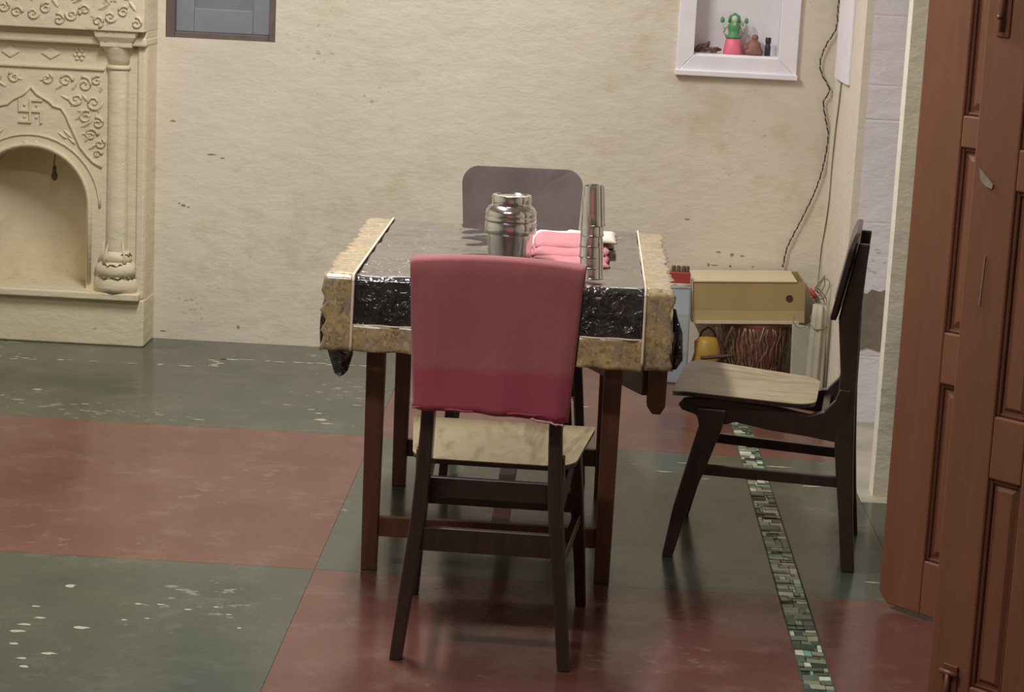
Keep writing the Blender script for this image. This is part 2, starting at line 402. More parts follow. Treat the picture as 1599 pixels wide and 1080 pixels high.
WALLMARKS = [(-1.505, .518, .013, .005), (-1.52, .525, .008, .003), (-1.485, .512, .007, .003), (-1.285, .060, .008, .008), (.527, .447, .012, .004), (.578, .44, .008, .010), (.617, .437, .01, .004), (.492, .397, .006, .010), (.515, .397, .016, .003), (.575, .396, .006, .008), (.66, .40, .004, .004), (-1.40, .716, .02, .004), (-1.36, .705, .012, .003), (-1.55, .835, .012, .004), (.40, .565, .014, .004), (-1.575, .03, .014, .003)]
def wall_with_holes(name, mat, x0, x1, y0, y1, z0, z1, holes):
    m = MB(); xs = sorted({x0, x1, *[h[0] for h in holes], *[h[1] for h in holes]})
    for a, b in zip(xs[:-1], xs[1:]):
        zs = [z0]
        for h in sorted([h for h in holes if h[0] <= a+1e-6 and h[1] >= b-1e-6], key=lambda h: h[2]): zs += [h[2], h[3]]
        zs.append(z1)
        for k in range(0, len(zs), 2):
            if zs[k+1]-zs[k] > 1e-5: m.box(a, b, y0, y1, zs[k], zs[k+1])
    return struct(m.build(name, mat))
W1 = (-1.583, -1.171, 1.147, 2.0); W2 = (0.386, 0.697, 1.186, 1.72); ARCH = (-2.262, -1.828, 0.2, 0.735)
tag(wall_with_holes('wall_back', 'wall', XL-.2, 0.935, YB, YB+0.32, 0, ZC, [W1, (W2[0]-.02, W2[1]+.02, W2[2]-.02, W2[3]+.02), ARCH]), 'cream plastered back wall with stains')
struct(MB().box(XL-.2, XL, YF, YB, 0, ZC).build('wall_left', 'wall_in'), 'cream plastered left wall')
struct(MB().box(XR, XR+.2, YF, YB+.3, 0, ZC).build('wall_right', 'wall_in'), 'cream plastered right wall')
struct(MB().box(XL-.2, XR+.2, YF-.2, YF, 0, ZC).build('wall_front', 'wall_in'), 'cream wall behind the camera')
struct(MB().box(XL-.2, XR+.2, YF-.2, YB+.3, ZC, ZC+.15).build('ceiling', 'ceil'), 'whitewashed ceiling')
# pier in the right corner: lavender front, cream return
pier = struct(MB().box(0.935, XR, 7.12, YB+.3, 0, ZC).build('wall_pier', 'lav'), 'lavender painted pier with brick courses showing through')
MB().box(0.910, 0.935, 7.12, YB, 0, ZC).build('plaster_return', 'wall', pier)
pp = [(.925, .435), (.955, .44), (.965, .452), (.985, .446), (1.0, .462), (1.03, .456), (1.06, .47), (1.12, .46), (1.13, .25), (1.08, .262), (1.04, .25), (1.0, .262), (.96, .245), (.93, .25)]
MB().prism(pp, lambda q, t: (q[0], t, q[1]), 7.117, 7.121).build('cement_patch', 'cement', pier)
struct(MB().box(0.912, XR, 6.12, 6.20, 0, ZC).build('wall_partition', 'wall_in'), 'narrow cream wall edge beside the brown door')
struct(MB().box(1.16, XR, 4.10, 4.72, 0, ZC).build('wall_door_pier', 'wall_in'), 'cream pier carrying the doors')
t1 = struct(MB().box(0.898, 0.911, 7.42, 7.80, 1.125, 2.3).build('trim_1', 'lavtrim', bevel=.004), 'lavender painted board beside the cable')

mch = MB()
for (x, z, lx, lz) in WALLMARKS:
    nn = 8; pts = [(x+lx*rw.uniform(.6, 1.1)*math.cos(2*PI*i/nn), 7.9092, z+lz*rw.uniform(.5, 1.1)*math.sin(2*PI*i/nn)) for i in range(nn)]
    mch.add(pts, [tuple(range(nn))])
tag(mch.build('plaster_pit', 'pit', bpy.data.objects['wall_back']), 'small dark pits in the plaster', kind='stuff')
# window 1: shuttered, grey
win = struct(MB().box(W1[0], W1[1], 7.98, 8.06, W1[2], W1[3]).build('window_1', 'bluegrey'), 'blue grey shuttered window above the table level')
MB().box(W1[0], W1[0]+.032, 7.915, 7.98, W1[2], W1[3]).build('window_frame', 'brownframe', win, bevel=.003)
MB().box(W1[1]-.026, W1[1], 7.915, 7.98, W1[2], W1[3]).build('window_frame', 'brownframe', win, bevel=.003)
MB().box(W1[0]+.032, W1[1]-.026, 7.918, 7.98, W1[2], W1[2]+.022).build('window_sill', 'brownframe', win, bevel=.003)
MB().box(W1[0]+.032, W1[0]+.10, 7.945, 7.98, W1[2]+.022, W1[3]).build('shutter_stile', 'bluegrey', win, bevel=.003)
MB().box(W1[1]-.09, W1[1]-.026, 7.945, 7.98, W1[2]+.022, W1[3]).build('shutter_stile', 'bluegrey', win, bevel=.003)
MB().box(W1[0]+.10, W1[1]-.09, 7.945, 7.98, W1[2]+.022, W1[2]+.11).build('shutter_rail', 'bluegrey', win, bevel=.003)
MB().box(W1[0]+.10, W1[1]-.09, 7.96, 7.98, W1[2]+.11, W1[3]).build('shutter_panel', 'bluedark', win)
# window 2: white framed niche
nw = struct(MB().box(W2[0]-.02, W2[1]+.02, 7.99, 8.08, W2[2]-.02, W2[3]+.02).build('window_2', 'nicheback'), 'white framed wall niche holding small ornaments')
OX0, OX1, OZ0, OZ1 = .324, .768, 1.112, 1.80
def frame_side(poly, name='frame_board'):
    return MB().prism(poly, lambda q, t: (q[0], t, q[1]), 7.888, 7.912).build(name, 'lavtrim', nw, bevel=.003)
frame_side([(OX0, OZ0), (OX1, OZ0), (W2[1], W2[2]-.006), (W2[0], W2[2]-.006)])
frame_side([(OX0, OZ1), (W2[0], W2[3]), (W2[1], W2[3]), (OX1, OZ1)])
frame_side([(OX0, OZ0), (W2[0], W2[2]-.006), (W2[0], W2[3]), (OX0, OZ1)])
frame_side([(OX1, OZ0), (OX1, OZ1), (W2[1], W2[3]), (W2[1], W2[2]-.006)])
MB().box(OX0-.004, OX1+.004, 7.876, 7.912, OZ0-.008, OZ0+.012).build('frame_lip', 'lavtrim', nw, bevel=.003)
MB().box(W2[0]-.02, W2[1]+.02, 7.90, 7.99, W2[3], W2[3]+.02).build('niche_top', 'lavtrim', nw)
MB().box(W2[0]-.02, W2[1]+.02, 7.905, 7.99, W2[2]-.02, W2[2]).build('niche_floor', 'lavtrim', nw)
MB().box(W2[0]-.02, W2[0], 7.90, 7.99, W2[2], W2[3]).build('niche_side', 'lavtrim', nw)
MB().box(W2[1], W2[1]+.02, 7.90, 7.99, W2[2], W2[3]).build('niche_side', 'lavtrim', nw)

# ------------------------------------------------------------------ carved plaster alcove surround
AXC, AR, AZS, AZ0 = -2.045, 0.210, 0.516, 0.205
sur = empty('carved_alcove', (AXC, 7.74, 0))
tag(sur, 'carved cream plaster alcove surround with round arch and columns at the left', 'alcove')
def S(mb, name, mat='carved', **kw):
    o = mb.build(name, mat, None, **kw); o.parent = sur; o.matrix_parent_inverse = Matrix.Translation((-AXC, -7.74, 0)); return o
def arch_z(x): return AZS+math.sqrt(max(0, AR*AR-(x-AXC)**2))
m = MB(); n = 40
xsA = [AXC-AR*math.cos(PI*i/n) for i in range(n+1)]
X0s, X1s, YFp = -2.477, -1.613, 7.745
m.box(X0s, AXC-AR, YFp, YB+.0, AZ0-.03, 1.30); m.box(AXC+AR, X1s, YFp, YB, AZ0-.03, 1.30)
for a, b in zip(xsA[:-1], xsA[1:]):
    za, zb = arch_z(a), arch_z(b)
    m.add([(a, YFp, za), (b, YFp, zb), (b, YFp, 1.30), (a, YFp, 1.30), (a, YB, za), (b, YB, zb)], [(0, 1, 2, 3), (0, 4, 5, 1)])
S(m, 'arch_panel')
m = MB(); rows = []
for i in range(n+1):
    a = PI*i/n; x = AXC-AR*math.cos(a); yb = YFp+0.27*math.sin(a)
    rows.append([(x, yb, AZ0), (x, yb, AZ0+.10), (x, yb, AZS), (x, yb, arch_z(x)), (x, YFp+.01, arch_z(x))])
v = [p for r in rows for p in r]; f = [(i*5+k, (i+1)*5+k, (i+1)*5+k+1, i*5+k+1) for i in range(n) for k in range(4)]
m.add(v, f); S(m, 'alcove_recess', smooth=True, auto=0.6)
m = MB(); m.box(AXC-AR, AXC+AR, YFp, 8.03, AZ0-.01, AZ0+.002); S(m, 'alcove_floor')
S(MB().box(X0s-.005, X1s-.012, 7.685, 7.76, .178, .205), 'sill', bevel=.005)
S(MB().box(X0s-.01, X1s+.002, 7.72, YB, 0, .178), 'plinth', bevel=.006)
# arch archivolt ring and jamb mouldings
m = MB(); pts = [(AXC+AR+.012, 7.742, AZ0+.03)]+[(AXC+(AR+.012)*math.cos(PI*i/24), 7.742, AZS+(AR+.012)*math.sin(PI*i/24)) for i in range(25)]+[(AXC-AR-.012, 7.742, AZ0+.03)]
m.tube(pts, .009, 6); S(m, 'arch_moulding', smooth=True)
m = MB(); pts = [(AXC+(AR+.05)*math.cos(PI*i/24), 7.743, AZS+(AR+.05)*math.sin(PI*i/24)) for i in range(25)]
m.tube(pts, .005, 5); S(m, 'arch_moulding', smooth=True)
for sg in (1, -1):
    cx = AXC+sg*.325
    S(MB().lathe([(.043, .36), (.042, .60), (.041, .9), (.041, 1.035)], (cx, 7.755, 0), 20), 'column_shaft', smooth=True, auto=.8)
    S(MB().lathe([(.046, 1.03), (.048, 1.036), (.046, 1.044), (.041, 1.046)], (cx, 7.755, 0), 20), 'column_ring', smooth=True)
    S(MB().lathe([(.040, 1.045), (.043, 1.07), (.052, 1.09), (.062, 1.108), (.064, 1.115)], (cx, 7.755, 0), 20), 'column_capital', smooth=True)
    S(MB().posts([(cx, .058, 7.69, 7.80, 1.112), (cx, .060, 7.688, 7.80, 1.13), (cx, .074, 7.674, 7.80, 1.15), (cx, .078, 7.67, 7.80, 1.172)]), 'capital_block', bevel=.004)
    random.seed(5)
    S(MB().lathe([(.086, .205), (.09, .225), (.088, .25), (.078, .265)], (cx, 7.765, 0), 16, jit=.10), 'column_base', smooth=True)
    S(MB().lathe([(.076, .262), (.082, .285), (.078, .305), (.06, .318)], (cx, 7.763, 0), 16, jit=.12), 'column_base', smooth=True)
    S(MB().lathe([(.058, .315), (.062, .33), (.058, .345), (.044, .362)], (cx, 7.76, 0), 16, jit=.10), 'column_base', smooth=True)
    for q in (0, 1, 3):   # acanthus tips on the base
        a = -PI/2+(q-2)*.62
        S(MB().tube([(cx+.066*math.cos(a), 7.76+.066*math.sin(a), .315), (cx+.055*math.cos(a), 7.76+.055*math.sin(a), .35), (cx+.047*math.cos(a), 7.757+.047*math.sin(a), .395)], [.008, .006, .002], 6), 'base_leaf', smooth=True)
    for cz0, a0, ln in ((.308, -2.2, 1.3), (.264, -2.4, 1.7), (.345, -1.2, .9), (.264, -1.0, .6)):
        rr0 = .083 if cz0 < .3 else (.074 if cz0 < .32 else .061)
        S(MB().tube([(cx+rr0*math.cos(a0+ln*i/8), 7.763+rr0*math.sin(a0+ln*i/8), cz0+.006*math.sin(i*2.3)) for i in range(9)], [.001, .003, .004, .002, .004, .003, .004, .002, .001], 5), 'base_crack', 'crack')
    # outer edge moulding
    ex = AXC+sg*.414
    S(MB().box(ex-.016, ex+.016, 7.728, 7.76, .178, 1.155), 'edge_moulding', bevel=.008)
# cornice, frieze
S(MB().box(X0s-.002, X1s+.002, 7.66, YB, 1.172, 1.42), 'frieze', bevel=.004)
S(MB().box(X0s-.003, X1s+.003, 7.70, YB, 1.118, 1.150), 'cornice_moulding', bevel=.008)
S(MB().box(X0s-.0015, X1s+.0015, 7.715, YB, 1.148, 1.174), 'cornice_moulding', bevel=.004)
S(MB().box(AXC-.275, AXC+.275, 7.733, 7.76, 1.022, 1.034), 'band_moulding', bevel=.004)
# relief ornament
def scroll(x, z, r, turns, sgn, y=7.742, rad=.006, ph=0.0):
    pts = []; k = int(16*turns)
    for i in range(k+1):
        t = i/k; a = ph+sgn*2*PI*turns*t; rr = r*(1-.85*t)
        pts.append((x+rr*math.cos(a), y, z+rr*math.sin(a)))
    return MB().tube(pts, [rad*(1-.4*i/k) for i in range(k+1)], 5)
def leafm(x, z, l, wd, ang, y=7.744, h=.008):
    ca, sa = math.cos(ang), math.sin(ang)
    L = [(0, 0), (.3, .8), (.6, .9), (1, 0), (.6, -.9), (.3, -.8)]
    v = [(x+l*u*ca-wd*q*sa, y, z+l*u*sa+wd*q*ca) for u, q in L]+[(x+l*.15*ca, y-h*.5, z+l*.15*sa), (x+l*.75*ca, y-h, z+l*.75*sa)]
    return MB().add(v, [(0, 6, 1), (1, 6, 7, 2), (2, 7, 3), (3, 7, 4), (4, 7, 6, 5), (5, 6, 0)])
def rosette(x, z, r, y):
    mm = MB().blob((x, y, z), (r*.35, r*.3, r*.35), 8, 5)
    for k in range(6):
        a = k*PI/3; mm.blob((x+r*.65*math.cos(a), y+.001, z+r*.65*math.sin(a)), (r*.3, r*.22, r*.3), 7, 4)
    return mm
cusp = [(0, .953), (.025, .925), (.07, .900), (.085, .885), (.115, .878), (.135, .850), (.145, .825), (.175, .765), (.185, .74), (.215, .705), (.235, .685), (.268, .667)]
for sg in (1, -1):
    S(MB().tube([(AXC+sg*a, 7.742, b) for a, b in cusp], .0065, 6), 'cusped_arch_moulding', smooth=True)
    for (x, z, r, tn, s2, ph) in [(.13, .98, .026, 1.3, 1, 0), (.20, .97, .028, 1.4, -1, 2), (.245, .985, .02, 1.2, 1, 1), (.17, .915, .026, 1.3, 1, 3), (.235, .905, .03, 1.4, -1, 0), (.205, .85, .026, 1.3, 1, 1),
                                  (.25, .83, .022, 1.3, -1, 2), (.225, .785, .026, 1.3, 1, 0), (.258, .755, .02, 1.2, -1, 1), (.06, .985, .022, 1.2, -1, 1), (.25, .715, .016, 1.1, 1, 0)]:
        S(scroll(AXC+sg*x, z, r, tn, s2*sg, ph=ph if sg > 0 else PI-ph), 'carved_scroll', smooth=True)
    for (x, z, l, wd, a) in [(.09, .945, .04, .009, .6), (.11, .925, .045, .009, -.4), (.15, .945, .04, .009, .9), (.19, .935, .035, .009, -.9), (.145, .885, .05, .009, .5), (.17, .87, .045, .009, .1), (.165, .835, .05, .01, .8),
                             (.185, .81, .05, .01, .5), (.19, .785, .04, .009, .2), (.20, .755, .045, .009, .9), (.215, .73, .04, .009, .6), (.235, .70, .03, .008, .9), (.25, .865, .03, .008, 1.4), (.255, .94, .03, .008, 1.2), (.03, .975, .035, .008, .3),
                             (.12, .80, .05, .008, -.7), (.10, .79, .045, .008, -.6), (.135, .775, .045, .008, -.7)]:
        aa = a if sg > 0 else PI-a
        S(leafm(AXC+sg*x, z, l, wd, aa), 'carved_leaf')
    S(rosette(AXC+sg*.18, 1.076, .026, 7.742), 'carved_rosette', smooth=True)
    S(MB().prism([(AXC+sg*.04, 1.076), (AXC+sg*.075, 1.098), (AXC+sg*.11, 1.076), (AXC+sg*.075, 1.054)], lambda q, t: (q[0], t, q[1]), 7.738, 7.748), 'carved_diamond', bevel=.003)
    S(MB().blob((AXC+sg*.02, 7.742, .745), (.012, .006, .008), 8, 5), 'carved_boss', smooth=True)
    for k in range(9):
        x = sg*(.03+k*.047); z = 1.225+.022*math.sin(k*2.1)
        S(scroll(AXC+x, z, .022, 1.3, sg*(1 if k % 2 else -1), 7.657, .006, k), 'carved_scroll', smooth=True)
        S(leafm(AXC+x, z+.04, .05, .011, (.5 if k % 2 else 2.2), 7.659, .009), 'carved_leaf')
        if k % 3 == 0: S(rosette(AXC+x+.01*sg, 1.295, .022, 7.657), 'carved_rosette', smooth=True)
# hooked-cross auspicious emblem in the tympanum
m = MB(); e = .044; tk = .0075; cz = .862
def bar(x0, x1, z0, z1): m.box(AXC+x0, AXC+x1, 7.736, 7.75, cz+z0, cz+z1)
bar(-tk/2, tk/2, -e, e); bar(-e, -tk/2, -tk/2, tk/2); bar(tk/2, e, -tk/2, tk/2)
bar(tk/2, e, e-tk, e); bar(-e, -tk/2, -e, -e+tk); bar(e-tk, e, -e, -tk/2); bar(-e, -e+tk, tk/2, e)
for a in (-1, 1):
    for b in (-1, 1): m.blob((AXC+a*e*.5, 7.742, cz+b*e*.5), (.006, .005, .006), 7, 4)
S(m, 'relief_emblem')

# small hanging bulb in the arch
bl = empty('hanging_bulb', (-1.985, 7.86, .60)); tag(bl, 'small dark bulb hanging on a cord inside the arched alcove', 'light bulb')
MB().tube([(0, 0, .125), (.002, 0, .09), (-.001, 0, .06), (0, 0, .045)], .002, 6).build('cord', 'soot', bl)
MB().lathe([(.003, .05), (.007, .045), (.007, .028), (.009, .024), (.0125, .010), (.010, -.002), (.002, -.008)], n=14).build('bulb', 'soot', bl, smooth=True)
MB().blob((0, 0, .118), (.009, .009, .008), 10, 6).build('hook', 'soot', bl, smooth=True)

# ------------------------------------------------------------------ doors
def door_leaf(name, loc, rz, width, st, zones, label, right_st=None, chamfer=0.0, z0=.012, z1=2.1):
    r = empty(name, loc, rz); tag(r, label, 'door'); T = .036; rs = right_st or st
    def slab(poly, nm): return MB().prism(poly, lambda q, t: (q[0], t, q[1]), 0, T).build(nm, 'door', r, bevel=.004)
    c = chamfer
    slab([(0, z0+c), (c, z0), (st, z0), (st, z1), (0, z1)] if c else [(0, z0), (st, z0), (st, z1), (0, z1)], 'stile')
    slab([(width-rs, z0), (width, z0), (width, z1), (width-rs, z1)], 'stile')
    edges = [z0]+[q for zz in zones for q in zz]+[z1]
    for k in range(0, len(edges), 2): slab([(st, edges[k]), (width-rs, edges[k]), (width-rs, edges[k+1]), (st, edges[k+1])], 'rail')
    for a, b in zones:
        x0, x1 = st, width-rs
        p = MB().box(x0, x1, .014, .026, a, b).build('door_panel', 'door', r)
        # raised field
        i = min(.03, (x1-x0)*.28)
        MB().loft([[(x0+.012, .0145, a+.012), (x1-.012, .0145, a+.012), (x1-.012, .0145, b-.012), (x0+.012, .0145, b-.012)],
                   [(x0+i, .007, a+i), (x1-i, .007, a+i), (x1-i, .007, b-i), (x0+i, .007, b-i)]]).build('raised_field', 'door', p)
        g = .009
        for q in ((x0, x0+g, a, b), (x1-g, x1, a, b), (x0+g, x1-g, a, a+g), (x0+g, x1-g, b-g, b)):
            MB().box(q[0], q[1], .006, .0145, q[2], q[3]).build('moulding', 'moulding_dark', p, bevel=.003)
    return r
d1 = door_leaf('door_leaf', (.788, 5.058, 0), -math.radians(45.4), .50, .126, [(.148, .588), (.713, 1.152), (1.227, 1.95)], 'brown panelled door leaf farther back, cut corner at its foot', chamfer=.028)
d2 = door_leaf('door_leaf', (.801, 4.369, 0), -math.radians(45.4), .32, .106, [(.075, .53), (.663, 1.129), (1.215, 1.95)], 'nearer brown panelled door leaf with bolts, at the right edge', right_st=.135)
b = MB().box(.040, .078, -.006, 0, .005, .11).build('tower_bolt', 'iron', d2, bevel=.002)
MB().tube([(.059, -.012, .01), (.059, -.012, .092)], .006, 8).build('bolt_rod', 'iron', b, smooth=True)
MB().tube([(.038, -.012, .094), (.082, -.012, .094)], .006, 8).build('bolt_knob', 'iron', b, smooth=True)
b = MB().box(.030, .060, -.005, 0, 1.435, 1.60).build('tower_bolt', 'iron', d2, bevel=.002)
MB().tube([(.045, -.011, 1.445), (.045, -.011, 1.60)], .005, 8).build('bolt_rod', 'iron', b, smooth=True)
MB().tube([(.045, -.011, 1.475), (.045, -.024, 1.475)], .005, 8).build('bolt_knob', 'iron', b, smooth=True)
MB().prism([(.018, 1.168), (.022, 1.145), (.036, 1.132), (.052, 1.128), (.054, 1.138), (.040, 1.150)], lambda q, t: (q[0], t, q[1]), -.004, .001).build('latch_plate', 'dull', d2)
MB().tube([(.050, -.0015, .99), (.048, -.0015, .93), (.046, -.0015, .885)], .0014, 5).build('scratch_wire', 'dull', d2)

# ------------------------------------------------------------------ cables on the wall
cpts = [(.904, 1.405), (.909, 1.37), (.901, 1.3), (.87, 1.24), (.853, 1.18), (.861, 1.134), (.894, 1.076), (.876, 1.028), (.891, .958), (.903, .899), (.892, .791), (.868, .694), (.824, .583), (.797, .521), (.779, .471), (.77, .403)]
cab = empty('twisted_cable', (.77, 7.895, .40)); tag(cab, 'black and white twisted cable snaking down the cream wall', 'cable')
pth = smoothpath([(.885, 7.896, 1.6), (.895, 7.896, 1.5)]+[(min(a, .903), 7.897, b) for a, b in cpts], 10)
for nm, ph in (('black', 0), ('white', PI)):
    q = []; s = 0
    dense = []
    for a, b2 in zip(pth[:-1], pth[1:]):
        for k in range(2): dense.append(a.lerp(b2, k/2))
    for i, p in enumerate(dense):
        if i: s += (p-dense[i-1]).length
        q.append((p.x+.0018*math.cos(s*2*PI/.034+ph), p.y-.004+.0018*math.sin(s*2*PI/.034+ph), p.z))
    o = MB().tube(q, .0023 if nm == 'black' else .0019, 6).build('cable_strand', nm if nm == 'black' else 'strandwhite', None, smooth=True); o.parent = cab; o.matrix_parent_inverse = Matrix.Translation((-.77, -7.895, -.40))
    if nm == 'white': o['label'] = 'white strand of the cable'
wr = MB().tube(smoothpath([(.906, 7.60, 1.7), (.906, 7.57, 1.42), (.906, 7.62, 1.2), (.906, 7.66, 1.05), (.906, 7.70, .954), (.906, 7.73, .82), (.906, 7.74, .68), (.906, 7.79, .58), (.904, 7.84, .496), (.903, 7.85, .42), (.895, 7.80, .33)], 6), .0028, 6).build('grey_wire', 'wiregrey', smooth=True)
tag(wr, 'thin grey wire running down the corner right of the twisted cable', 'wire')

# ------------------------------------------------------------------ things in the niche
NZ = W2[2]
dl = empty('clay_doll', (.531, 7.94, NZ)); tag(dl, 'small green and pink painted doll standing in the white framed niche', 'figurine')
MB().lathe([(.034, 0), (.035, .01), (.032, .035), (.026, .06), (.018, .068)], n=18).build('skirt', 'dollpink', dl, smooth=True)
MB().lathe([(.030, .060), (.030, .066), (.020, .072), (.020, .09), (.024, .105), (.016, .118), (.008, .122)], n=16).build('torso', 'dollgreen', dl, smooth=True)
MB().blob((0, -.004, .128), (.013, .012, .015), 12, 8).build('head', 'dollpale', dl, smooth=True)
MB().tube([(-.019, 0, .115), (-.015, 0, .138), (0, 0, .148), (.015, 0, .138), (.019, 0, .115)], .006, 8).build('headdress', 'dollgreen', dl, smooth=True)
for sg in (-1, 1):
    a = MB().tube([(sg*.02, 0, .105), (sg*.036, 0, .095), (sg*.042, 0, .115)], [.006, .005, .004], 7).build('arm', 'dollpale', dl, smooth=True)
    MB().blob((sg*.044, 0, .124), (.008, .005, .012), 8, 5).build('held_leaf', 'dollgreen', a, smooth=True)
    MB().tube([(sg*.026, 0, .066), (sg*.036, 0, .08), (sg*.03, 0, .1)], .004, 6).build('sash', 'dollpale', dl, smooth=True)
MB().prism([(-.006, .10), (.006, .10), (.004, .118), (-.004, .118)], lambda q, t: (q[0], t, q[1]), -.022, -.016).build('neckpiece', 'dollpale', dl)
random.seed(21)
dw = empty('driftwood', (.445, 7.94, NZ)); tag(dw, 'little heap of grey brown wood bits left of the doll in the niche', 'wood')
for k, (x, z, ang, l) in enumerate([(-.04, .010, .7, .045), (-.025, .012, .25, .05), (-.008, .02, 1.2, .04), (.004, .012, -.2, .05), (.02, .010, .5, .03), (.03, .012, .15, .03), (-.012, .03, .9, .03)]):
    dx, dz = math.cos(ang)*l/2, math.sin(ang)*l/2
    zc = max(z, abs(dz)+.006)
    MB().tube([(x-dx, .01*(k % 3-1), zc-dz), (x, .01*(k % 3-1)+.003, zc+.003), (x+dx, .01*(k % 3-1), zc+dz)], [.006, .008, .004], 7).build('wood_bit', 'bark', dw, smooth=True)
cf = empty('clay_figure', (.607, 7.94, NZ)); tag(cf, 'small lumpy brown clay figure right of the doll in the niche', 'figurine')
MB().lathe([(.034, 0), (.036, .012), (.030, .03), (.024, .045), (.014, .056), (.004, .06)], n=14, jit=.18).build('body', 'clay', cf, smooth=True)
MB().blob((.004, 0, .064), (.013, .012, .014), 10, 7, .15).build('head', 'clay', cf, smooth=True)
MB().blob((-.026, -.004, .026), (.014, .012, .018), 9, 6, .2).build('arm', 'clay', cf, smooth=True)
MB().blob((-.012, -.02, .012), (.02, .012, .012), 9, 6, .2).build('foot', 'clay', cf, smooth=True)
bt = empty('small_bottle', (.66, 7.935, NZ)); tag(bt, 'tiny dark bottle at the right end of the niche', 'bottle')
MB().lathe([(.0105, 0), (.011, .004), (.011, .034), (.0085, .042), (.008, .048)], n=14).build('bottle_body', 'bottle', bt, smooth=True, auto=.7)
MB().lathe([(.0105, .047), (.0105, .066), (.009, .068)], n=14).build('bottle_cap', 'black', bt, smooth=True, auto=.7)

# ------------------------------------------------------------------ table
tb = empty('dining_table', (-.19, 5.53, 0)); tag(tb, 'reddish brown wooden dining table under the black and gold cloth', 'table')
def TBo(mb, name, **kw):
    o = mb.build(name, 'tablewood', None, **kw); o.parent = tb; o.matrix_parent_inverse = Matrix.Translation((.19, -5.53, 0)); return o
TBo(MB().box(-.592, .222, 5.022, 6.028, .735, .7585), 'table_top', bevel=.003)
for x in (-.486, .102):
    for y in (5.125, 5.955):
        TBo(MB().posts([(x, .0195, y-.0195, y+.0195, 0), (x, .022, y-.022, y+.022, .40), (x, .024, y-.024, y+.024, .735)]), 'leg', bevel=.003)
for y in (5.125, 5.955):
    TBo(MB().box(-.464, .080, y-.011, y+.011, .655, .735), 'apron', bevel=.002)
    TBo(MB().box(-.466, .082, y-.010, y+.010, .088, .138), 'stretcher', bevel=.002)
for x in (-.486, .102): TBo(MB().box(x-.011, x+.011, 5.149, 5.931, .655, .735), 'apron', bevel=.002)
TBo(MB().box(-.184, -.140, 5.135, 5.945, .105, .135), 'stretcher', bevel=.002)
# swing-out bracket arm under the right edge with its end block
ba = TBo(MB().loft([[(.03, 5.60, .455), (.05, 5.615, .455), (.05, 5.615, .60), (.03, 5.60, .60)], [(.175, 5.105, .490), (.20, 5.11, .490), (.20, 5.11, .60), (.175, 5.105, .60)]]), 'bracket_arm')
TBo(MB().posts([(.213, .010, 5.095, 5.115, .445), (.211, .023, 5.085, 5.13, .468), (.211, .024, 5.085, 5.13, .575)]), 'bracket_block', bevel=.003)

# ------------------------------------------------------------------ tablecloth
tc = empty('tablecloth', (-.185, 5.525, .7585)); tag(tc, 'shiny black vinyl tablecloth with frilled golden floral border on the table', 'tablecloth')
def TC(mb, name, mat, **kw):
    o = mb.build(name, mat, None, **kw); o.parent = tc; o.matrix_parent_inverse = Matrix.Translation((.185, -5.525, -.7585)); return o
CX0, CX1 = -.603, .233; BX0, BX1 = -.537, .167; CY0, CY1 = 5.012, 6.040; CZ = .7625
def ypath(zb_front, zb_back, k=40):
    R_ = .012; P = []
    nf = 14
    for i in range(nf): P.append((CY0, zb_front+(CZ-R_-zb_front)*i/nf))
    for i in range(6): a = PI-PI/2*i/6; P.append((CY0+R_+R_*math.cos(a), CZ-R_+R_*math.sin(a)))
    for i in range(k): P.append((CY0+R_+(CY1-CY0-2*R_)*i/k, CZ))
    for i in range(6): a = PI/2-PI/2*i/6; P.append((CY1-R_+R_*math.cos(a), CZ-R_+R_*math.sin(a)))
    for i in range(9): P.append((CY1, CZ-R_-(CZ-R_-zb_back)*i/8))
    return P
def wrinkle(x, y, z):
    return noise.noise((x*9, y*9, z*9))*.003+noise.noise((x*22+5, y*22, z*22))*.0014
def sheet(x0, x1, nx, zf, zbk, flare=.012, frill0=0.0, frill1=0.0, lift=0.0, ruf=0.0):
    P = ypath(zf, zbk); m = MB()
    def fn(u, v):
        i = round(v*(len(P)-1)); y, z = P[i]; x = x0+(x1-x0)*u
        wv = wrinkle(x, y, z)
        if frill0 and u < .5: x -= frill0*(1-2*u)*(noise.noise((y*40, z*40, 3.1))*.9+.1)
        if frill1 and u > .5: x += frill1*(2*u-1)*(noise.noise((y*40, z*40, 7.7))*.9+.1)
        zz, yy = z+lift, y
        if z >= CZ-1e-4: zz += wv+.0035
        elif y < CY0+.02:
            dr = (CZ-z); yy -= flare*min(1, dr/.15)*(.6+.9*noise.noise((x*14, z*5, 1.5)))+abs(wv)*.5+.002+lift
            if ruf: yy -= ruf*math.sin(x*150)*min(1, dr/.1)*.5
        else: yy += .003+abs(wv)
        return (x, yy, zz)
    return m.grid(nx, len(P)-1, fn)
TC(sheet(BX0-.004, BX1+.004, 44, .643, .66, .010), 'centre_sheet', 'vinyl', smooth=True, solid=.001)
TC(sheet(CX0, BX0, 8, .582, .60, .012, frill0=.022, lift=.0015, ruf=.006), 'border_band', 'gold', smooth=True, solid=.001)
TC(sheet(BX1, CX1, 8, .572, .60, .012, frill1=.018, lift=.0015, ruf=.006), 'border_band', 'gold', smooth=True, solid=.001)
def lowband(x0, x1, y, sgn, ztop, zbot):
    def fn(u, v):
        x = x0+(x1-x0)*u; zb = zbot-.014*max(0, (u-.55))/.45+.006*noise.noise((x*18, 0, 2)); z = ztop+(zb-ztop)*v
        yy = y+sgn*(.012+.006*math.sin(x*75+2*noise.noise((x*6, 0, 0)))*(.3+.7*v)+.010*noise.noise((x*10, z*6, 9))+.004)
        return (x, yy, z)
    return MB().grid(90, 8, fn)
TC(lowband(BX0, BX1, CY0, -1, .648, .584), 'hem_band', 'gold', smooth=True, solid=.001)
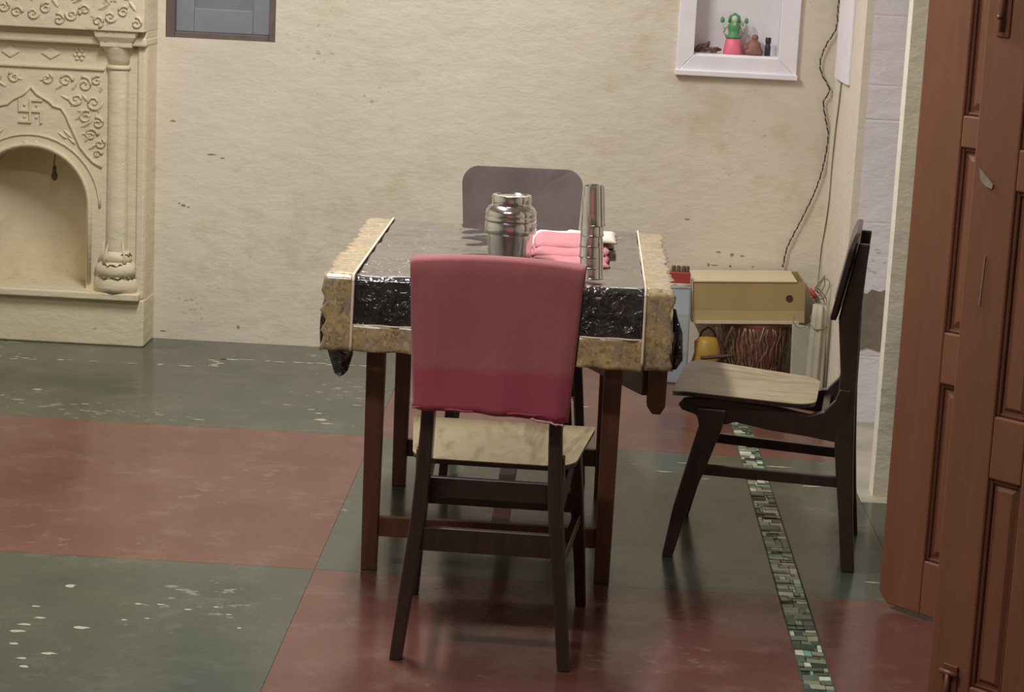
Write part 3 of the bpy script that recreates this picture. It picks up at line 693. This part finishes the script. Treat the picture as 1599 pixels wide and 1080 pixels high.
TC(lowband(BX0, BX1, CY1, 1, .665, .60), 'hem_band', 'gold', smooth=True, solid=.001)
def side(xe, sgn, zb):
    def fn(u, v):
        y = CY0+.004+(CY1-CY0-.008)*u; z = CZ-.002+(zb+.02*noise.noise((y*6, 3, sgn))-CZ)*v
        x = xe+sgn*(.002+.026*math.sin(min(1, v*1.3)*PI/2)*(.55+.8*noise.noise((y*9, v*1.5, 4+sgn)))+.006*math.sin(y*60)*v)
        return (x, y, z)
    return MB().grid(60, 12, fn)
TC(side(CX0+.004, -1, .575), 'side_drop', 'vinyl', smooth=True, solid=.001)
TC(side(CX1-.004, 1, .575), 'side_drop', 'vinyl', smooth=True, solid=.001)
# folded dark corner hanging below the band at the front left, and one at the front right
TC(MB().loft([[(-.604, 5.022, .60), (-.535, 5.018, .60), (-.535, 5.05, .60), (-.600, 5.06, .60)], [(-.592, 5.022, .565), (-.534, 5.02, .57), (-.536, 5.045, .57), (-.59, 5.05, .565)],
              [(-.578, 5.024, .522), (-.545, 5.022, .53), (-.546, 5.036, .53), (-.576, 5.04, .522)], [(-.566, 5.026, .512), (-.556, 5.026, .517), (-.556, 5.03, .517), (-.566, 5.03, .512)]]), 'corner_fold', 'vinyl', smooth=True)
TC(MB().loft([[(.236, 5.04, .72), (.240, 5.03, .72), (.246, 5.06, .72), (.238, 5.07, .72)], [(.238, 5.04, .66), (.262, 5.025, .66), (.264, 5.06, .66), (.238, 5.07, .66)],
              [(.238, 5.04, .60), (.266, 5.025, .60), (.266, 5.06, .60), (.238, 5.07, .60)], [(.240, 5.04, .57), (.252, 5.03, .575), (.252, 5.05, .575), (.240, 5.055, .57)]]), 'corner_fold', 'vinyl', smooth=True)
for x in (BX0, BX1):
    pts = [(x, (p[0]-.018*min(1, (CZ-p[1])/.15) if p[0] < CY0+.02 and p[1] < CZ-.005 else p[0])-(.004 if p[1] < CZ-.004 and p[0] < 5.5 else 0), p[1]+(.0065 if p[1] > CZ-.004 else 0)) for p in ypath(.586, .62)]
    TC(MB().tube(pts, .0035, 6), 'piping', 'piping', smooth=True)
TC(MB().tube([(BX0+(BX1-BX0)*i/60, CY0-.0135-.004*math.sin(i*.9), .648) for i in range(61)], .0025, 5), 'piping', 'piping', smooth=True)

# ------------------------------------------------------------------ chairs
def seat_outline(shrink=0.0, n=10):
    wr_, wf, y0, y1 = .188-shrink, .218-shrink, .118+shrink, .492-shrink
    r0, r1 = .07, .045; P = []
    def corner(cx, cy, r, a0):
        for i in range(n+1):
            a = a0+PI/2*i/n; P.append((cx+r*math.cos(a), cy+r*math.sin(a)))
    corner(wf-r1, y1-r1, r1, 0); corner(-wf+r1, y1-r1, r1, PI/2); corner(-wr_+r0, y0+r0, r0, PI); corner(wr_-r0, y0+r0, r0, 1.5*PI)
    return P
def seat_z(x, y):
    z = .433+.018*max(0, (y-.118)/.37)-.010*(1-(x/.21)**2)*math.sin(min(1, max(0, (y-.118)/.37))*PI)
    if y > .44: z -= (y-.44)**2*4
    return z
def seat_mesh(dz, shrink=0.0, thick=.004):
    P = seat_outline(shrink); c = (0, .305); rings = []
    ss = [1, .85, .65, .4, .15]
    for s in ss: rings.append([(c[0]+(x-c[0])*s, c[1]+(y-c[1])*s, seat_z(c[0]+(x-c[0])*s, c[1]+(y-c[1])*s)+dz) for x, y in P])
    low = [[(x, y, z-thick) for x, y, z in r] for r in rings]
    return MB().loft(low[::-1]+rings)
def make_chair(backmat):
    r = empty('dining_chair')
    for sg in (-1, 1):
        MB().posts([(sg*.187, .014, -.015, .020, 0), (sg*.172, .015, .0, .038, .15), (sg*.160, .016, .008, .053, .253), (sg*.151, .016, .013, .063, .335), (sg*.145, .016, .018, .064, .43), (sg*.141, .015, .019, .062, .52),
                    (sg*.138, .014, .022, .077, .66), (sg*.136, .013, .016, .051, .80), (sg*.135, .010, .012, .040, .855)]).build('rear_leg', 'chairwood', r, bevel=.004)
        MB().posts([(sg*.205, .013, .460, .488, 0), (sg*.196, .014, .427, .467, .136), (sg*.186, .015, .382, .437, .265), (sg*.179, .015, .353, .415, .355), (sg*.175, .015, .345, .425, .402)]).build('front_leg', 'chairwood', r, bevel=.004)
        poly = [(.473, .406), (.462, .42), (.437, .426), (.371, .428), (.305, .424), (.238, .418), (.18, .409), (.134, .401), (.097, .413), (.069, .445), (.060, .475), (.03, .475), (.03, .345), (.061, .335), (.133, .345), (.234, .354), (.325, .369), (.345, .36), (.415, .362), (.426, .381), (.463, .392)]
        MB().prism(poly, lambda q, t: (sg*(.148+.045*q[0])+t, q[0], q[1]), -.0135, .0135).build('side_rail', 'chairwood', r, bevel=.003)
        MB().loft([[(sg*.163-.009, .03, .217), (sg*.163+.009, .03, .217), (sg*.163+.009, .03, .244), (sg*.163-.009, .03, .244)],
                   [(sg*.188-.009, .415, .225), (sg*.188+.009, .415, .225), (sg*.188+.009, .415, .252), (sg*.188-.009, .415, .252)]]).build('side_stretcher', 'chairwood', r, bevel=.002)
    MB().box(-.168, .168, .020, .040, .247, .300).build('cross_stretcher', 'chairwood', r, bevel=.002)
    MB().box(-.185, .185, .397, .417, .250, .300).build('cross_stretcher', 'chairwood', r, bevel=.002)
    MB().box(-.165, .165, .36, .385, .365, .415).build('front_rail', 'chairwood', r, bevel=.002)
    MB().box(-.140, .140, .085, .105, .352, .398).build('rear_rail', 'chairwood', r, bevel=.002)
    tag(seat_mesh(0, 0, .0025).build('seat', 'laminate', r, smooth=True, auto=.7), 'beige laminate seat')
    seat_mesh(-.0026, .002, .010).build('seat_base', 'chairwood', r, smooth=True, auto=.7)
    # curved backrest panel
    def bk(off, th, name, mat, z0=.655, z1=.878, hw=.186):
        n = 20; pts = []
        for (cx, cz, rr, a0) in ((hw-.045, z1-.045, .045, 0), (-hw+.045, z1-.045, .045, PI/2), (-hw+.03, z0+.02, .02, PI), (hw-.03, z0+.02, .02, 1.5*PI)):
            for i in range(7):
                a = a0+PI/2*i/6; pts.append((cx+rr*math.cos(a), cz+rr*math.sin(a)))
        top = []
        def P3(x, z, o):
            zz = z+(.012*(1-(x/hw)**2) if z > .83 else 0)
            return (x, .070+off+o+.55*x*x-.20*max(0, z-.66), zz)
        m = MB(); rings = []; c = (0, .77)
        for s in (.1, .35, .6, .8, 1.0): rings.append([P3(c[0]+(x-c[0])*s, c[1]+(z-c[1])*s, th) for x, z in pts])
        for s in (1.0, .8, .6, .35, .1): rings.append([P3(c[0]+(x-c[0])*s, c[1]+(z-c[1])*s, 0) for x, z in pts])
        return m.loft(rings).build(name, mat, r, smooth=True, auto=.8)
    bk(0, .010, 'backrest', 'chairwood'); bk(.0101, .002, 'backrest_face', backmat)
    return r
ch1 = make_chair('greylam'); ch1.location = (-.170, 4.462, 0); ch1.rotation_euler.z = math.radians(-2)
tag(ch1, 'dark wooden dining chair under the rose towel, nearest to the camera', 'chair', 'dining chairs')
ch2 = copy_tree(ch1); ch2.location = (.776, 5.522, 0); ch2.rotation_euler.z = math.radians(81.75)
tag(ch2, 'dark wooden dining chair seen from the side, right of the table', 'chair')
ch3 = copy_tree(ch1); ch3.location = (-.186, 6.54, 0); ch3.rotation_euler.z = math.radians(183)
tag(ch3, 'dining chair behind the table with only its grey backrest showing', 'chair')

# towel over the nearest chair
tw = empty('towel', (-.170, 4.462, .6)); tw.rotation_euler.z = math.radians(-2)
tag(tw, 'dusty rose towel draped over the backrest of the nearest chair', 'towel')
def towel():
    path = []
    for i in range(22): zz = .572+(.890-.572)*i/22; path.append((.010-.02*max(0, zz-.72), zz, 0))
    for i in range(9):
        a = PI-PI*i/8; path.append((.0285+.0225*math.cos(a), .890+.009*math.sin(a), 1))
    for i in range(1, 15): zz = .890-(.890-.66)*i/14; path.append((.051+.042*i/14, zz, 2))
    def fn(u, v):
        i = round(v*(len(path)-1)); y, z, k = path[i]
        t = max(0, (.890-z)/.318)
        xl = -.189+.016*t; xr = .187-.020*t
        x = xl+(xr-xl)*u
        dz = 0
        if k == 0:
            dz = -.012*t*t*max(0, (u-.45))/.55+.006*t*noise.noise((u*5, 0, 1))
            y -= .004+.008*t*noise.noise((x*12, z*3, 2))+.004*math.sin(x*38+1)*t+.012*t*t
            e = min(u, 1-u)
            y += .018*max(0, 1-e*14)*t
        else:
            y += .6*x*x if k == 2 else .6*x*x*min(1, max(0, (y-.006)/.04))
        top = .010*(1-(x/.19)**2)*max(0, 1-(.890-z)*9) if k != 0 or z > .8 else 0
        return (x, y, z+dz+top-.6)
    return MB().grid(40, len(path)-1, fn)
towel_o = towel().build('towel_cloth', 'towel', tw, smooth=True, solid=.004)
# world-height striping uses object z, so lift the mesh origin back to the floor
for v in towel_o.data.vertices: v.co.z += .6
towel_o.location.z = -.6
MB().tube([(-.171+.30*i/30, -.006+.004*math.sin(i*.5), .575+.0015*math.sin(i*.9)-.6) for i in range(31)], .0025, 6).build('hem', 'towel', tw, smooth=True)
h = MB().tube([(.085+.075*i/14, -.010+.003*math.sin(i), .566-.010*i/14+.001*math.sin(i*1.7)-.6) for i in range(15)], [.001+.0022*abs(math.sin(i*1.3)) for i in range(15)], 6).build('frayed_hem', 'towelhem', tw, smooth=True); h['label'] = 'pale frayed hem corner'

# ------------------------------------------------------------------ things on the table
TZ = .769
jug = empty('steel_jug', (-.176, 5.34, TZ)); tag(jug, 'polished steel lidded jug standing on the black tablecloth', 'jug')
MB().lathe([(.050, 0), (.054, .004), (.056, .03), (.059, .075), (.0595, .082)], n=40).build('jug_body', 'steel', jug, smooth=True, auto=.7)
MB().lathe([(.0645, .074), (.066, .078), (.0662, .098), (.064, .104), (.0655, .108), (.0655, .114), (.064, .118)], n=40).build('lid_band', 'steel', jug, smooth=True, auto=.5)
MB().lathe([(.064, .116), (.0655, .124), (.064, .132), (.058, .141), (.050, .146), (.046, .148)], n=40).build('lid', 'steel', jug, smooth=True, auto=.7)
MB().lathe([(.049, .146), (.0505, .149), (.0505, .168), (.049, .1715), (.042, .1725), (.040, .170), (.002, .1695)], n=40).build('lid_cap', 'steel', jug, smooth=True, auto=.6)
gl_x = [(.041, 0), (.0395, .006), (.0385, .010), (.039, .014), (.041, .018), (.0435, .022), (.046, .03)]
glass0 = None
ords = ['lowest', 'second from the bottom', 'third from the bottom', 'fourth from the bottom', 'fifth from the bottom', 'topmost']
offs = [(.037, -2.5), (.0325, -1.5), (.030, .5), (.030, 2), (.032, 3.2), (.0352, 3.6)]
for k in range(6):
    if glass0 is None:
        g = empty('steel_tumbler')
        MB().lathe([(.0275, .0), (.0282, .001), (.0282, .004), (.0272, .006), (.0268, .03), (.0258, .09), (.0252, .0985), (.0235, .0985), (.0228, .094), (.002, .094)], n=28).build('tumbler_wall', 'steel', g, smooth=True, auto=.6)
        MB().lathe([(.0278, -.0006), (.0287, .0012), (.0287, .0032), (.0278, .0046)], n=28).build('rim', 'steel', g, smooth=True)
        glass0 = g
    else: g = copy_tree(glass0)
    g.location = (offs[k][0], 5.13, TZ+.002+.0262*k); g.rotation_euler = (0, math.radians(offs[k][1]), k*.7)
    tag(g, 'inverted steel tumbler, %s of the stack on the table' % ords[k] if k not in (0, 5) else 'inverted steel tumbler, %s of the tall stack on the table' % ords[k], 'tumbler', 'stacked steel tumblers')
nap = empty('folded_cloth', (-.02, 5.56, TZ)); tag(nap, 'folded pink and white cloth lying on the table behind the jug', 'cloth')
def fold(x0, x1, y0, y1, z, th, seed):
    def top(u, v):
        e = min(u, 1-u, v, 1-v); x = x0+(x1-x0)*u; y = y0+(y1-y0)*v
        x += .010*noise.noise((y*14, seed, 0))*(1 if u > .5 else .6); y += .012*noise.noise((x*14, seed, 5))
        return (x, y, z+th*math.sin(min(1, e*9)*PI/2)+.004*noise.noise((x*18, y*18, seed)))
    return MB().grid(30, 30, top)
for i, (x0, x1, y0, y1, z, th, mt) in enumerate([(-.105, .10, -.24, .10, .0, .012, 'pink'), (-.10, .085, -.17, .12, .010, .012, 'pink'), (-.095, .075, -.08, .15, .020, .012, 'pink'), (-.11, .115, .10, .30, .0, .014, 'cream'), (-.02, .12, .06, .22, .018, .012, 'cream')]):
    fold(x0, x1, y0, y1, z, th, i*3.3).build('cloth_fold', mt, nap, smooth=True, solid=.003)

# ------------------------------------------------------------------ clutter in the corner
bk = empty('plastic_basket', (.675, 7.755, 0)); tag(bk, 'faded red basket with tinsel under the cardboard box by the wall', 'basket')
MB().lathe([(.098, .004), (.103, .01), (.125, .20), (.130, .215), (.133, .222), (.131, .230), (.124, .228), (.118, .20), (.096, .02)], n=32).build('basket_body', 'basket', bk, smooth=True, auto=.8)
MB().lathe([(.100, 0), (.104, .012), (.104, .020)], n=32).build('basket_foot', 'stick', bk)
random.seed(4)
for k in range(26):
    a = -PI/2+(k-13)*.095+random.uniform(-.05, .05); pts = []
    for j in range(7):
        zz = .215-.03*j; rr = .104+.026*zz/.2+.006; pts.append(((rr)*math.cos(a+.05*math.sin(j*2+k)), rr*math.sin(a+.05*math.sin(j*2+k)), zz+random.uniform(-.006, .006)))
    MB().tube(pts, .0028, 5).build('tinsel_strand', 'tinsel', bk, smooth=True)
cb = empty('cardboard_box', (.632, 7.755, .236)); cb.rotation_euler = (0, math.radians(-2.6), math.radians(.6))
tag(cb, 'open brown cardboard box with a round hole, lying on the red basket', 'box')
BW, BD, BH = .204, .125, .148
MB().box(-BW, BW, BD-.004, BD, 0, BH).build('box_side', 'card', cb); MB().box(-BW, BW, -BD, BD-.004, 0, .004).build('box_bottom', 'card', cb)
MB().prism([(-BW, 0), (BW, 0), (BW, .042), (-BW, .042)], lambda q, t: (q[0], t-.010*(.042-q[1])/.042, q[1]), -BD, -BD+.004).build('box_flap', 'card', cb)
MB().box(-BW, BW, -BD, -BD+.004, .042, BH).build('box_side', 'card', cb)
MB().box(-BW-.004, -BW, -BD-.006, BD, 0, BH+.004).build('box_end', 'cardtop', cb); MB().box(BW-.004, BW, -BD+.004, BD-.004, .004, BH).build('box_end', 'card', cb)
MB().box(-BW-.002, BW-.03, -BD-.004, BD, BH, BH+.004).build('box_top', 'cardtop', cb)
MB().box(-BW+.01, BW-.02, -BD-.016, -BD-.008, -.004, .006).build('box_lip', 'cardtop', cb)
MB().lathe([(.013, 0), (.013, .0015)], n=18).build('hand_hole_shade_disc', 'hole', cb).matrix_local = Matrix.Translation((.148, -BD-.0005, .088)) @ Matrix.Rotation(PI/2, 4, 'X')  # dark disc on the solid side, coloured as the shade inside a hole
sk = empty('paper_sack', (.374, 7.62, 0)); tag(sk, 'pale blue paper sack standing on the floor beside the cloth corner', 'sack')
MB().loft([[(-.045, -.03, 0), (.045, -.03, 0), (.045, .05, 0), (-.045, .05, 0)], [(-.048, -.04, .12), (.046, -.036, .12), (.046, .055, .12), (-.048, .055, .12)], [(-.044, -.03, .26), (.044, -.028, .26), (.044, .05, .26), (-.044, .05, .26)], [(-.038, -.012, .355), (.042, -.01, .358), (.042, .03, .358), (-.038, .03, .355)]]).build('sack_body', 'skyblue', sk, bevel=.006)
MB().loft([[(-.04, -.016, .35), (.04, -.014, .352), (.04, -.008, .352), (-.04, -.01, .35)], [(-.038, -.020, .368), (.03, -.018, .36), (.03, -.012, .36), (-.038, -.014, .368)]]).build('sack_fold', 'white', sk)
rd = empty('red_carton', (.374, 7.635, .360)); tag(rd, 'small red carton with dark tops resting on the pale blue sack', 'carton')
MB().box(-.038, .038, -.02, .02, .008, .048).build('carton_body', 'redbox', rd, bevel=.003)
for x in (-.024, -.006, .012, .026): MB().lathe([(.008, .047), (.008, .066), (.005, .070)], (x, 0, 0), 10).build('bottle_top', 'soot', rd, smooth=True, auto=.7)
yb = empty('yellow_bag', (.492, 7.66, 0)); tag(yb, 'yellow plastic bag on the floor left of the red basket', 'bag')
random.seed(9)
MB().lathe([(.04, 0), (.052, .01), (.054, .06), (.052, .11), (.044, .15), (.030, .168), (.004, .172)], n=14, jit=.22).build('bag_body', 'yellow', yb, smooth=True)
MB().tube([(-.03, 0, .165), (-.022, -.006, .19), (0, -.008, .205), (.02, -.004, .19), (.03, 0, .165)], .004, 6).build('bag_handle', 'stick', yb, smooth=True)
sticks = [((.50, 7.555, .004), (.575, 7.565, .228)), ((.575, 7.54, .004), (.515, 7.55, .225)), ((.462, 7.53, .112), (.585, 7.53, .128)), ((.545, 7.53, .004), (.555, 7.535, .14))]
names = ['thin dark stick leaning right against the basket beside the yellow bag', 'thin dark stick leaning left across the other stick', 'short dark stick lying across the two leaning sticks', 'short upright dark stick in front of the red basket']
for (a, b), nm in zip(sticks, names):
    pts = [Vector(a).lerp(Vector(b), i/6)+Vector((.003*math.sin(i*2.1), 0, 0)) for i in range(7)]
    o = MB().tube(pts, [.008, .0075, .0085, .007, .008, .0065, .006], 7).build('wooden_stick', 'stick', smooth=True)
    tag(o, nm, 'stick', 'sticks by the basket')
gb = MB().loft([[(.79, 7.50, 0), (.862, 7.50, 0), (.862, 7.53, 0), (.79, 7.53, 0)], [(.79, 7.54, .12), (.862, 7.54, .12), (.862, 7.565, .12), (.79, 7.565, .12)], [(.79, 7.58, .245), (.86, 7.58, .238), (.86, 7.60, .238), (.79, 7.60, .245)]]).build('grey_board', 'greyboard', bevel=.004)
tag(gb, 'grey green board leaning in the corner right of the basket', 'board')
def sheetroll():
    rings = []
    for k in range(8):
        z = .35*k/7; ring = []
        for j in range(48):
            a = 2*PI*j/48; rr = 1+.16*math.sin(7*a+.4*math.sin(k*.8))+.05*math.sin(13*a+k*.3)
            s = 1-.22*(k/7)**2
            ring.append((.0+.026*s*rr*math.cos(a)*1.15, .035*s*rr*math.sin(a), z))
        rings.append(ring)
    return MB().loft(rings)
gs = empty('folded_sheet', (.868, 7.42, 0)); tag(gs, 'grey white pleated plastic sheet standing upright in the corner', 'sheet')
sheetroll().build('pleated_sheet', 'greysheet', gs, smooth=True)
MB().tube([(.0+.028*math.cos(a*PI/8), .037*math.sin(a*PI/8), .27+.004*math.sin(a)) for a in range(17)], .0025, 5).build('binding_string', 'wiregrey', gs, smooth=True)
random.seed(12)
wt = empty('wire_tangle', (.868, 7.50, .30)); tag(wt, 'tangle of grey wires with a red plug hanging beside the cardboard box', 'wires')
for k in range(7):
    pts = []; ph = random.uniform(0, 6); x, z = random.uniform(-.02, .02), .12
    for j in range(8):
        pts.append((x+.022*math.sin(j*1.3+ph)+.004*j*random.uniform(-.4, .4), .01*math.cos(j*1.7+ph), .13-.025*j+.015*math.sin(j*2+ph)))
    MB().tube(smoothpath(pts, 4), .0022, 5).build('wire', 'wiregrey', wt, smooth=True)
MB().tube(smoothpath([(.02, 0, .0), (-.02, -.01, -.03), (-.06, -.012, -.05), (-.085, -.01, -.03), (-.08, 0, .0)], 5), .002, 5).build('wire', 'wiregrey', wt, smooth=True)
MB().tube([(-.036, -.01, .095), (-.022, -.012, .075), (-.012, -.012, .06)], [.006, .009, .005], 8).build('plug', 'redbox', wt, smooth=True)
